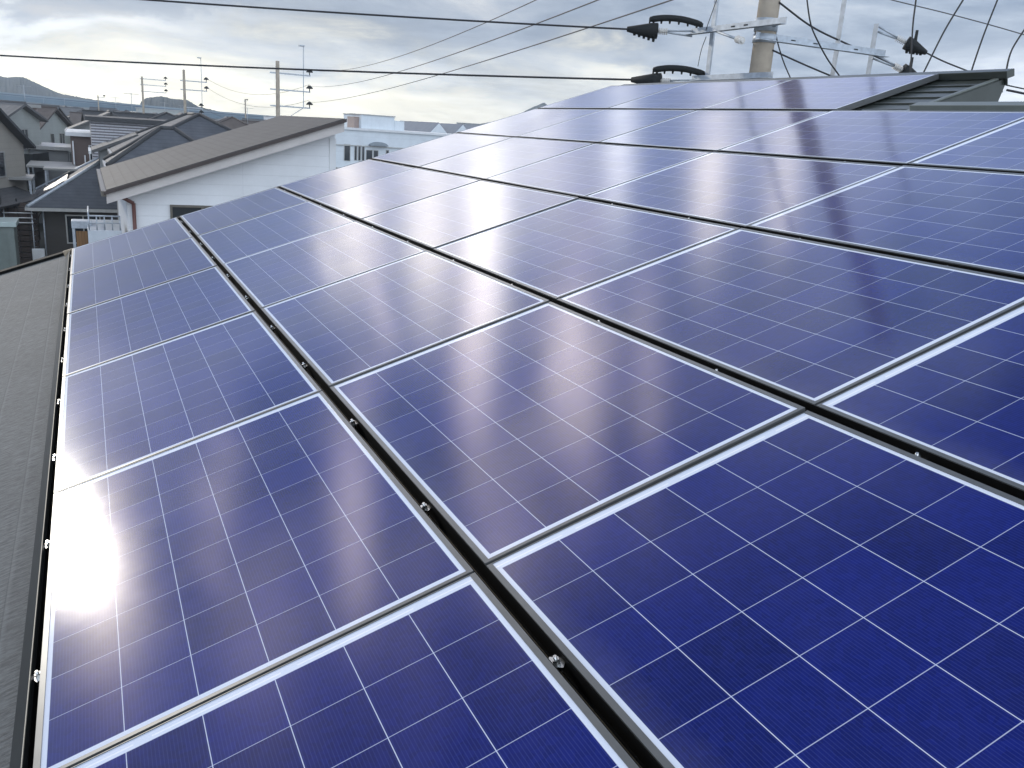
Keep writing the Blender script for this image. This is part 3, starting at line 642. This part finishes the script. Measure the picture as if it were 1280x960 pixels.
def carport(loc, size, z, label):
    e = empty('carport', (*loc, ZG)); tag(e, label, 'carport', 'carports along the street'); lx, ly = size
    q = MB(); q.box(-lx, 0, 0, ly, z-ZG, z-ZG+.10); q.build('canopy', worn('canopy_sheet', (.30,.30,.285), .5, .1, .1, 1) if 'canopy_sheet' not in bpy.data.materials else bpy.data.materials['canopy_sheet'], e)
    q = MB(); [q.box(a, a+.09, b, b+.09, 0, z-ZG-.003) for a in (-lx+.1, -.2) for b in (.05, ly-.15)]; q.build('posts', M_GALV, e)
carport((-47, -2.9), (5, 2.4), -2.15, 'pale flat carport canopy in front of the grey garage'); carport((-42.8, -1.9), (3.0, 2.2), -2.0, 'low bright canopy behind the dark house roof')
carport((-40, -3.9), (3, 1.6), -2.35, 'small pale canopy beside the beige house')

def bush(name, label, loc, h, r, col, n=420, trunk=True, cat='shrub'):
    e = empty(name, (*loc, ZG)); tag(e, label, cat); rn = random.Random(hash(label) % 999 if False else len(label)*7)
    q = MB()
    blobs = [(Vector((rn.uniform(-.5,.5)*r, rn.uniform(-.5,.5)*r, h*rn.uniform(.45,.85))), r*rn.uniform(.35,.6)) for _ in range(7)]
    for _ in range(n):
        c, br = rn.choice(blobs); d = Vector((rn.gauss(0,1), rn.gauss(0,1), rn.gauss(0,1))).normalized()*br*rn.uniform(.5,1.05); p = c+d
        a = Vector((rn.gauss(0,1), rn.gauss(0,1), rn.gauss(0,1))).normalized(); b = a.orthogonal().normalized(); s_ = r*rn.uniform(.05,.13)
        q.face([p-a*s_, p+b*s_*.6, p+a*s_, p-b*s_*.6])
    q.build('crown', col, e)
    q = MB(); q.tube([(0,0,0), (.05,.02,h*.4), (0,.05,h*.75)], [.07,.05,.02], 6)
    for i in range(4): q.tube([(.03,0,h*.35), (math.cos(i*1.6)*r*.5, math.sin(i*1.6)*r*.5, h*.65)], [.03,.01], 5)
    q.build('trunk', worn('bark', (.10,.08,.06), .9, 0, .2, 6) if 'bark' not in bpy.data.materials else bpy.data.materials['bark'], e)
def leafm(name, c):
    m = Mat(name, c, .6); f = m.noise(m.obj(), 5, 4); m.color(m.mix(f, tuple(x*.5 for x in c), tuple(x*1.5 for x in c))); return m.m
LEAF = leafm('dark_leaves', (.045,.07,.035)); LEAF2 = leafm('dry_leaves', (.085,.085,.045))
bush('garden_tree', 'small dark green tree in front of the brown house', (-46.5, -1.6), 3.6, .9, LEAF, cat='tree')
bush('garden_shrub', 'narrow dark conifer beside the beige house', (-40, -3.4), 4.2, .5, LEAF)
bush('dry_shrub', 'olive shrub by the grey garage block', (-48, -2.6), 3.2, .8, LEAF2)
bush('hedge_tree', 'dark tree further up the narrow street', (-72, -3.4), 4.6, 1.3, LEAF, cat='tree')

# ------------------------------------------------------------------ white factory, sawtooth sheds, viaduct
fb = empty('white_building', (-92, 26, ZG)); tag(fb, 'large white flat roofed building with rooftop plant box', 'building')
M_FACT = siding('factory_white', (.74,.79,.82), .9, .95, width=3.2); M_FACT2 = siding('factory_panel', (.72,.77,.80), .5, .9, True)
mb = MB(); mb.box(-22, 0, 0, 30, 0, 7.0); mb.build('wall', M_FACT, fb)
mb = MB(); mb.box(-22.2, .2, -.2, 30.2, 7.003, 7.25); mb.build('roof', M_WHITEPAINT, fb)
mb = MB(); mb.box(-9, -1, 3.3, 7.3, 7.253, 8.75); mb.build('plant_box', M_FACT2, fb); mb = MB(); mb.box(-7.4, -.9, 7.3, 8.5, 7.253, 8.35); mb.build('plant_box_annex', M_FACT2, fb)
mb = MB(); mb.box(-9.1, -.9, 3.2, 7.4, 8.753, 8.86); mb.build('plant_box_roof', M_WINFRAME, fb)
mb = MB(); mb.box(-5, -2, 2.7, 3.28, 7.253, 8.5); mb.build('roof_hut', W_PINK, fb)
fw = [(1.0,3.5,.75,1.9), (2.2,3.6,.35,1.75), (2.65,3.6,.35,1.75), (3.1,3.6,.35,1.7), (3.6,3.7,.8,1.2), (4.5,3.7,.6,1.2), (6.0,3.9,.4,1.1), (7.3,3.9,1.2,1.0), (9.2,3.9,1.2,1.0)]
for a, z, w_, h_ in fw:
    q = MB(); q.box(.003, .06, a, a+w_, z, z+.06); q.box(.003, .06, a, a+w_, z+h_-.06, z+h_); q.box(.003, .06, a, a+.06, z+.06, z+h_-.06); q.box(.003, .06, a+w_-.06, a+w_, z+.06, z+h_-.06)
    fo = q.build('window', M_WINFRAME, fb); q = MB(); q.box(.003, .03, a+.06, a+w_-.06, z+.06, z+h_-.06); q.build('pane', M_GLASSWIN, fo)
mb = MB()
mb.prism([(.003, 5+1.1*math.cos(R(a)), 5.4+.45*math.sin(R(a))) for a in range(0, 181, 20)], (.7, 0, 0)); mb.build('arched_canopy', worn('grey_awning', (.28,.32,.35), .6, 0, .1, 2), fb)
mb = MB(); mb.box(.003, .12, 0, 30, 5.22, 5.34); mb.box(.003, 1.2, 0, 9, 2.6, 2.75); mb.build('ledge', M_WINFRAME, fb)
st = empty('sawtooth_shed', (-128, 50.5, ZG)); tag(st, 'white sawtooth roofed shed behind the white building', 'building')
mb = MB()
for i in range(4): mb.prism([(0, 4.2*i, 0), (0, 4.2*i+3.4, 0), (0, 4.2*i+3.4, 6.9), (0, 4.2*i+1.7, 8.7), (0, 4.2*i, 6.9)], (-20, 0, 0))
mb.build('wall', M_FACT, st)
mb = MB()
for i in range(4):
    quad_uv(mb, [(-.2,4.2*i-.2,6.7), (-20.3,4.2*i-.2,6.7), (-20.3,4.2*i+1.7,8.82), (-.2,4.2*i+1.7,8.82)], .1); quad_uv(mb, [(-20.3,4.2*i+3.6,6.7), (-.2,4.2*i+3.6,6.7), (-.2,4.2*i+1.7,8.82), (-20.3,4.2*i+1.7,8.82)], .1)
mb.build('roof', worn('blue_grey_sheet_roof', (.20,.23,.28), .8, .1, .1, 1), st)
make_house('warehouse', 'long low grey roofed warehouse behind the white building', 'warehouse', (-150, 44), 0, (20, 44), .6, 1.9, 'y', W_GREY, T_DARK)
for i, (x, y, w_, h_, lab) in enumerate([(-430, 166, 14, 10.2, 'distant grey apartment block on the skyline'), (-430, 181, 8, 12.0, 'taller distant tower block on the skyline'), (-430, 195, 20, 9, 'long distant flat block beside the tower block'),
        (-330, 62, 24, 8.4, 'far white low block below the wooded hill'), (-320, 92, 26, 7.6, 'far grey shed row behind the slate roofs'), (-345, 18, 16, 8.2, 'far pale block near the viaduct end')]):
    make_house('distant_block', lab, 'building', (x, y), 0, (12, w_), ZG+h_-.3, ZG+h_, 'flat', [W_GREY, W_GREY, W_BEIGE, W_WHITE, W_GREY, W_CREAM][i], M_WINFRAME, group='distant blocks',
        windows=[('+x', w_*(.08+.2*k), ZG+h_-3.0, 1.8, 1.4) for k in range(5)])
# elevated expressway
va = empty('viaduct', (-460, 0, ZG)); tag(va, 'long bluish elevated expressway crossing below the left hill', 'viaduct')
vp = [(-20, -140, 12.0), (-14, -34, 10.1), (0, 0, 9.15), (24, 44, 8.2), (60, 110, 7.2), (110, 190, 6.2)]
def ribbon(z0, z1, w0, w1):
    q = MB()
    for (a, b) in zip(vp, vp[1:]):
        d = Vector((b[0]-a[0], b[1]-a[1], 0)).normalized(); nn = Vector((d.y, -d.x, 0)); A0, B0 = Vector(a), Vector(b)
        q.hexa([A0+nn*w0+Vector((0,0,z0)), A0+nn*w1+Vector((0,0,z0)), B0+nn*w1+Vector((0,0,z0)), B0+nn*w0+Vector((0,0,z0)), A0+nn*w0+Vector((0,0,z1)), A0+nn*w1+Vector((0,0,z1)), B0+nn*w1+Vector((0,0,z1)), B0+nn*w0+Vector((0,0,z1))])
    return q
ribbon(-2.0, 0, -6, 6).build('deck', worn('viaduct_girder', (.12,.19,.24), .6, 0, .12, .1), va); ribbon(.003, 1.3, 5.7, 6.02).build('barrier', worn('viaduct_barrier', (.24,.31,.35), .6, 0, .1, .1), va)
ribbon(.25, .6, 6.03, 6.1).build('dark_band', worn('viaduct_band', (.035,.07,.12), .6, 0, .1, .1), va)
for i in range(14):
    k = i/13*4.999; a, b = vp[int(k)], vp[int(k)+1]; f = k-int(k); p = Vector(a).lerp(Vector(b), f)
    q = MB(); q.box(p.x-1.2, p.x+1.2, p.y-1.4, p.y+1.4, 0, p.z-2.003); q.build('pier', W_GREY, va)
# hills
hp = [(-55,24),(-20,22),(0,25),(12,23),(30,25),(50,18),(70,11),(100,8),(130,6),(160,6),(172,13),(190,16),(205,14),(222,14),(235,8),(262,4),(300,2),(360,3),(440,5),(500,4),(560,6),(600,9),(640,17),(665,28),(690,40),(700,34),(720,14),(800,8)]
def hill(name, x0, x1, dist, mat, lab, amp=1.0):
    q = MB(); cols = []; nseg = 160; rn = random.Random(4)
    for i in range(nseg+1):
        px = x0 + (x1-x0)*i/nseg
        for (a, b) in zip(hp, hp[1:]):
            if a[0] <= px <= b[0]: h = a[1] + (b[1]-a[1])*(px-a[0])/(b[0]-a[0]); break
        az_ = math.radians(184.2 - px*(184.2-157)/600.0 - (px/600.0)*(px/600.0-1)*1.0)
        d = Vector((math.cos(az_), math.sin(az_), 0)); top = h/1078*dist*amp + 1.33
        edge = min(1, (px-x0)/15, (x1-px)/15); top = ZG + (top-ZG)*max(edge, .02) + rn.uniform(-.5,.5)*dist/1500
        row = []
        for j, (k, f) in enumerate(((.74, .0), (.79, .2), (.83, .36), (.87, .52), (.91, .68), (.95, .84), (1.0, 1.0), (1.1, .6), (1.3, 0))):
            p = Vector((9.4, .2, 0)) + d*dist*k; row.append(q.bm.verts.new((p.x, p.y, ZG - .5 + (top-ZG+.5)*f*(k if f == 1 else 1) + (rn.uniform(-1,1)*dist/1100 if 0 < f < 1 else 0))))
        cols.append(row)
    for a, b in zip(cols, cols[1:]):
        for j in range(8): q.bm.faces.new([a[j], b[j], b[j+1], a[j+1]]).smooth = True
    tag(q.build(name, mat), kind='structure')
HM = Mat('forest_hill', (.05,.075,.05), .95); hf = HM.noise(HM.obj(), .02, 6, .65); HM.color(HM.mix(hf, (.028,.04,.036), (.07,.085,.072))); HM.bump(HM.noise(HM.obj(), .16, 5, .75), 1.0, 3.0)
hill('hill', -55, 158, 900, HM.m, ''); hill('hill', 150, 320, 650, HM.m, ''); hill('hill', 300, 800, 900, HM.m, '')

# ------------------------------------------------------------------ utility poles and wires
def utility_pole(loc, top, arms, lab, r0=.17, r1=.11, upright=True):
    """arms: list of (z, y0, y1) along y; insulator caps at the far end"""
    e = empty('utility_pole', (*loc, ZG)); tag(e, lab, 'utility pole', 'utility poles over the town')
    q = MB(); q.tube([(0,0,0), (0,0,top-ZG)], [r0, r1], 12); q.build('shaft', M_CONC, e)
    for z, y0, y1 in arms:
        q = MB(); q.box(-.05, .05, y0, y1, z-ZG-.05, z-ZG+.05); a = q.build('crossarm', M_GALV, e)
        q = MB(); c = (0, y1-.06, z-ZG); q.tube([(0,c[1],c[2]+.05), (0,c[1],c[2]+.30)], .04, 6); q.tube([(0,c[1],c[2]+.26), (0,c[1],c[2]+.34), (0,c[1],c[2]+.52)], [.28,.26,.08], 8); q.build('insulator', M_BLACK, a)
    if upright and arms:
        z0 = min(a[0] for a in arms); y = arms[0][2]-.55
        q = MB(); q.box(-.03, .03, y-.03, y+.03, z0-ZG, top-ZG+1.3); q.tube([(0,y,z0-ZG), (0,.15,z0-ZG-1.3)], .03, 6); q.box(-.25, .25, y-.35, y+.05, top-ZG+1.28, top-ZG+1.36); q.build('stay_post', M_GALV, e)
    return e
utility_pole((-64.5, 14.3), 5.75, [(4.85, -.6, 2.6), (3.6, -.6, 2.6), (2.35, -.6, 2.6)], 'tall concrete utility pole with three arms behind the white house ridge', .20, .15)
utility_pole((-93, 10.0), 5.7, [(4.6, -.4, 2.3), (3.7, -.4, 2.3), (1.9, -.2, 1.7), (1.2, -.2, 1.7), (.6, -.2, 1.7)], 'dark utility pole above the slate hip roof', .18, .13)
utility_pole((-131, 8.0), 5.9, [(5.6, -.3, 3.2), (4.8, -.3, 3.2), (3.9, -.3, 3.2)], 'small distant pole above the wooded hill, left of the others', .18, .13, False)
utility_pole((-210, 34.6), 5.4, [(4.9, -.5, .5)], 'thin distant pole between the two nearer poles', .22, .16, False)
utility_pole((-190, 3.0), 3.6, [(3.2, -.3, 1.2)], 'short far pole near the viaduct', .14, .1, False)

up = empty('power_pole', (-1.55, 9.45, ZG)); tag(up, 'beige concrete power pole with steel arms behind the roof ridge', 'utility pole')
q = MB(); q.tube([(0,0,0), (0,0,5), (0,0,10), (0,0,15.5)], [.185,.17,.155,.135], 24); q.build('shaft', M_CONC, up)
H = lambda z: z - ZG
def angle_bar(a, b, w=.075, up_=(0,0,1)):
    """L-section steel between two points"""
    a, b = Vector(a), Vector(b); d = (b-a).normalized(); u_ = Vector(up_); u_ = (u_ - d*u_.dot(d)).normalized(); v_ = d.cross(u_); q = MB(); t = .009
    for (p0, p1, r0, r1) in ((-w/2, w/2, 0, t), (-w/2, -w/2+t, t+.0005, w)):
        c = []
        for o in (a, b): c.append([o+u_*p0+v_*r0, o+u_*p1+v_*r0, o+u_*p1+v_*r1, o+u_*p0+v_*r1])
        q.hexa([c[0][0],c[0][1],c[0][2],c[0][3],c[1][0],c[1][1],c[1][2],c[1][3]])
    return q
angle_bar((-1.62,-.17,H(3.15)), (.62,-.17,H(3.15)), .10).build('crossarm', M_GALV, up)
angle_bar((.06,-.22,H(2.98)), (.06,2.45,H(2.98)), .11).build('crossarm', M_GALV, up)
angle_bar((-1.45,-.17,H(2.42)), (.5,-.17,H(2.42)), .09).build('crossarm', M_GALV, up)
for x, y, z0, z1 in ((-1.17, -.09, 1.2, 7.4), (-.02, 1.48, 1.2, 7.4), (-.03, 2.25, 1.2, 3.42)):
    angle_bar((x,y,H(z0)), (x,y,H(z1)), .095, (1,0,0)).build('upright', M_GALV, up)
q = MB(); q.tube([(0,0,H(3.06)), (0,0,H(3.24))], [.172,.172], 24); q.tube([(0,0,H(2.90)), (0,0,H(3.02))], [.173,.173], 24); q.tube([(.17,0,H(3.15)), (.42,-.06,H(3.18))], .04, 8); q.build('pole_band', M_GALV, up)
for x in (-.55, -.25): q = MB(); q.box(x-.045, x+.045, -.183, -.1795, H(3.145), H(3.165)); q.build('bolt_slot', M_BLACK, up)
for y in (.5, .95, 1.8): q = MB(); q.box(.067, .072, y-.045, y+.045, H(2.975), H(2.992)); q.build('bolt_slot', M_BLACK, up)
def saw_hull(pts, r, teeth=5):
    """black insulating cover: flattened hull with a serrated lower edge"""
    q = MB(); pts = [Vector(p) for p in pts]; q.tube(catmull(pts, 4), [r*.75] + [r]*(4*(len(pts)-1)-1) + [r*.8], 8)
    for i in range(teeth):
        f = (i+.5)/teeth*(len(pts)-1); k = min(int(f), len(pts)-2); p = pts[k].lerp(pts[k+1], f-k); q.tube([p, p-Vector((0,0,r*1.7))], [r*.55, r*.25], 6)
    return q
def deadend(end, dirv, par, link=.42, hull=.50, jump=True, hull_r=.10):
    end = Vector(end); d = Vector(dirv).normalized()
    q = MB(); q.tube([end+Vector((0,0,.03)), end+d*link+Vector((0,0,.012))], .016, 6); q.tube([end-Vector((0,0,.05)), end+d*link-Vector((0,0,.012))], .016, 6); q.build('link', M_GALV, par)
    q = MB(); a = end+d*link
    for i in range(5): q.tube([a+d*(.03*i), a+d*(.03*i+.012)], .052, 10)
    q.tube([a, a+d*.17], .025, 8); q.build('insulator', M_PORC, par)
    h0 = a+d*.16; h1 = h0+d*hull
    q = MB(); q.tube([h0, h0+d*.1, h1], [hull_r*1.25, hull_r*1.2, hull_r*.4], 8)
    for i in range(5): p = h0+d*(hull*(.1+.16*i)); q.tube([p, p-Vector((0,0,hull_r*(1.7-.2*i)))], [.04,.02], 6)
    q.build('clamp_cover', M_BLACK, par)
    if jump:
        m0 = h0+d*.14+Vector((0,0,.07)); e0 = end+Vector((.05,.12,.16)); 
        q = saw_hull([m0+Vector((0,0,.10)), m0.lerp(e0,.3)+Vector((0,0,.11)), m0.lerp(e0,.65)+Vector((0,0,.07)), e0-Vector((0,0,.02))], .05, 6); q.tube([m0-Vector((0,0,.03)), m0+Vector((0,0,.12))], .014, 6); q.tube([e0, e0-Vector((0,0,.16))], .03, 8); q.build('jumper_cover', M_BLACK, par)
    return h1
LOC = Vector((-1.55, 9.45, ZG))
endA = Vector((-1.58,-.17,H(3.13))); endC = Vector((-1.35,-.17,H(2.36)))
d1 = (Vector((-7.16,1.19,3.07)) - (endA+LOC)); d2 = (Vector((-14.39,-1.44,2.32)) - (endC+LOC))
w1 = deadend(endA, d1, up) + LOC; w2 = deadend(endC, d2, up) + LOC
endB = Vector((-.03,2.27,H(3.36))); d3 = Vector((-.98,12.15,2.98)) - Vector((-1.54,11.45,3.36))
w3 = deadend(endB, d3, up, .36, .36, False, .085) + LOC
endD = Vector((.05,2.2,H(2.94))); w4 = deadend(endD, Vector((.22,.5,-.20)), up, .40, .36, False, .085) + LOC
for h_ in (w3, w4):
    q = MB(); b = h_-LOC-Vector((.12,.16,-.03)); q.tube([b, b+Vector((0,0,.30))], [.03,.022], 8); q.build('arrester', M_BLACK, up)
endE = Vector((-1.0,-.20,H(3.13)))
q = MB(); q.tube([endE, Vector((-.1,-.42,H(2.92)))], .02, 6); q.build('link', M_GALV, up)
q = MB(); a = Vector((-.1,-.42,H(2.92))); dd = (a-endE).normalized()
for i in range(5): q.tube([a+dd*(.035*i), a+dd*(.035*i+.015)], .055, 10)
q.tube([a, a+dd*.2], .025, 8); q.build('insulator', M_PORC, up)
def wire(name, pts, r, label, mat=M_CABLE, grp=None, cat='cable'):
    q = MB(); q.tube(pts, r, 6, False); o = q.build(name, mat); return tag(o, label, cat, grp)
wire('power_cable', sagline(w1, Vector((-11.5,-7.2,3.25)), .10, 20), .016, 'thick black power cable crossing the top of the sky')
wire('power_cable', sagline(w2, Vector((-17.5,-6.2,2.32)), .10, 20), .018, 'thick black power cable sweeping just above the roofs')
for i, z in enumerate((5.3, 4.05, 2.8)):
    wire('overhead_wire', sagline((-64.5, 16.84, z), [(-1.5, 9.9, 5.4), (-1.5, 8.5, 4.05), (-1.5, 9.0, 3.8)][i], [1.0, .6, .4][i], 48), .013, ['thin overhead wire from the top arm of the tall pole', 'thin overhead wire from the middle arm of the tall pole', 'thin overhead wire from the lowest arm of the tall pole'][i], M_CABLEG)
for i, z in enumerate((4.75, 3.85)):
    wire('overhead_wire', sagline((-93, 12.2, z+.3), (-64.5, 16.84, 4.2-i*1.2), 1.2, 20), .016, ['upper sagging wire between the two town poles', 'lower sagging wire between the two town poles'][i], M_CABLEG)
for i in range(3):
    wire('service_wire', sagline((-93, 11.6, 2.1-.68*i), (-120, 24, -.4-.25*i), .5, 14), .016, ['top service wire dropping right from the dark pole', 'middle service wire dropping right from the dark pole', 'lowest service wire dropping right from the dark pole'][i], M_CABLEG)
DROPS = [
 ('drop_cable', [(-1.19,9.8,3.64),(-1.13,9.8,3.45),(-1.11,9.91,3.17),(-1.08,10.06,2.96),(-1.11,10.33,2.74),(-1.14,10.61,2.56),(-1.17,10.9,2.37)], .011, 'curved black drop cable right of the power pole'),
 ('drop_cable', [(-1.58,9.58,3.41),(-1.47,9.58,3.05),(-1.32,9.64,2.7),(-1.19,9.73,2.43),(-1.1,9.81,2.26)], .010, 'black cable hanging against the power pole side'),
 ('guy_wire', [(-1.4,9.5,3.46),(-1.51,10.3,3.22),(-1.6,11.18,3.06),(-1.64,12.36,2.85),(-1.73,13.27,2.7)], .014, 'upper dark guy wire running right from the power pole'),
 ('guy_wire', [(-1.40,9.5,2.80),(-1.52,10.18,2.69),(-1.64,10.81,2.6),(-1.75,11.66,2.47)], .013, 'lower dark guy wire running right from the power pole'),
 ('drop_cable', [(-.03,10.73,3.63),(.01,10.7,3.44),(.09,10.64,3.12),(.24,10.58,2.55),(.3,10.55,2.32)], .012, 'nearly upright black cable behind the clamp cover'),
 ('drop_cable', [(.28,11.38,3.67),(.28,11.28,3.51),(.29,11.03,3.1),(.32,10.76,2.57),(.34,10.64,2.35)], .012, 'bowed black cable just right of the clamp cover'),
 ('drop_cable', [(.47,11.78,3.7),(.49,11.71,3.53),(.54,11.52,3.08),(.6,11.35,2.62),(.64,11.28,2.39)], .012, 'bowed black cable left of the ridge end'),
 ('drop_cable', [(.76,12.21,3.45),(.76,12.04,3.2),(.76,11.87,2.92),(.8,11.79,2.67),(.85,11.76,2.47)], .012, 'bowed black cable over the very end of the ridge'),
 ('overhead_wire', [(-3.59,13.36,4.3),(-3.32,13.82,4.19),(-2.85,14.67,4.03),(-2.4,15.46,3.86),(-1.95,16.25,3.67)], .010, 'thin grey wire slanting across the top right sky'),
 ('overhead_wire', [tuple(w3),(-1.02,12.72,2.92),(-1.05,13.3,2.84),(-1.07,14.13,2.72),(-1.05,15.06,2.66)], .012, 'wire leaving the right hand clamp cover toward the ridge end'),
 ('overhead_wire', [(-.9,14.2,2.60),(-.5,14.9,2.50),(.3,16.2,2.36)], .020, 'short dark cable visible under the ridge end'),
]
for nm, pts, r_, lab in DROPS: wire(nm, catmull(pts, 8), r_, lab, M_CABLEG if nm == 'overhead_wire' and 'thin' in lab else M_CABLE)
for o in (endA, endC):
    pass
wire('tie_wire', catmull([(-2.74,9.27,3.05),(-2.80,9.25,2.85),(-2.84,9.25,2.6)], 6), .006, 'thin black tie wire hanging from the left crossarm')
wire('tie_wire', catmull([(-2.62,9.30,3.6),(-2.70,9.28,3.35),(-2.76,9.26,3.14)], 6), .006, 'thin black tie wire beside the left steel upright')

# ------------------------------------------------------------------ air between us and the hills
hz = MB(); hz.box(-1300, 60, -700, 900, ZG-2.5, 62)
hm = bpy.data.materials.new('haze_air'); hm.use_nodes = True; ht = hm.node_tree; ht.nodes.clear()
pv_ = ht.nodes.new('ShaderNodeVolumePrincipled'); pv_.inputs['Color'].default_value = (.74, .86, 1.0, 1); pv_.inputs['Density'].default_value = .00055; pv_.inputs['Anisotropy'].default_value = .2
ho = ht.nodes.new('ShaderNodeOutputMaterial'); ht.links.new(pv_.outputs[0], ho.inputs['Volume'])
tag(hz.build('haze', hm), kind='stuff')
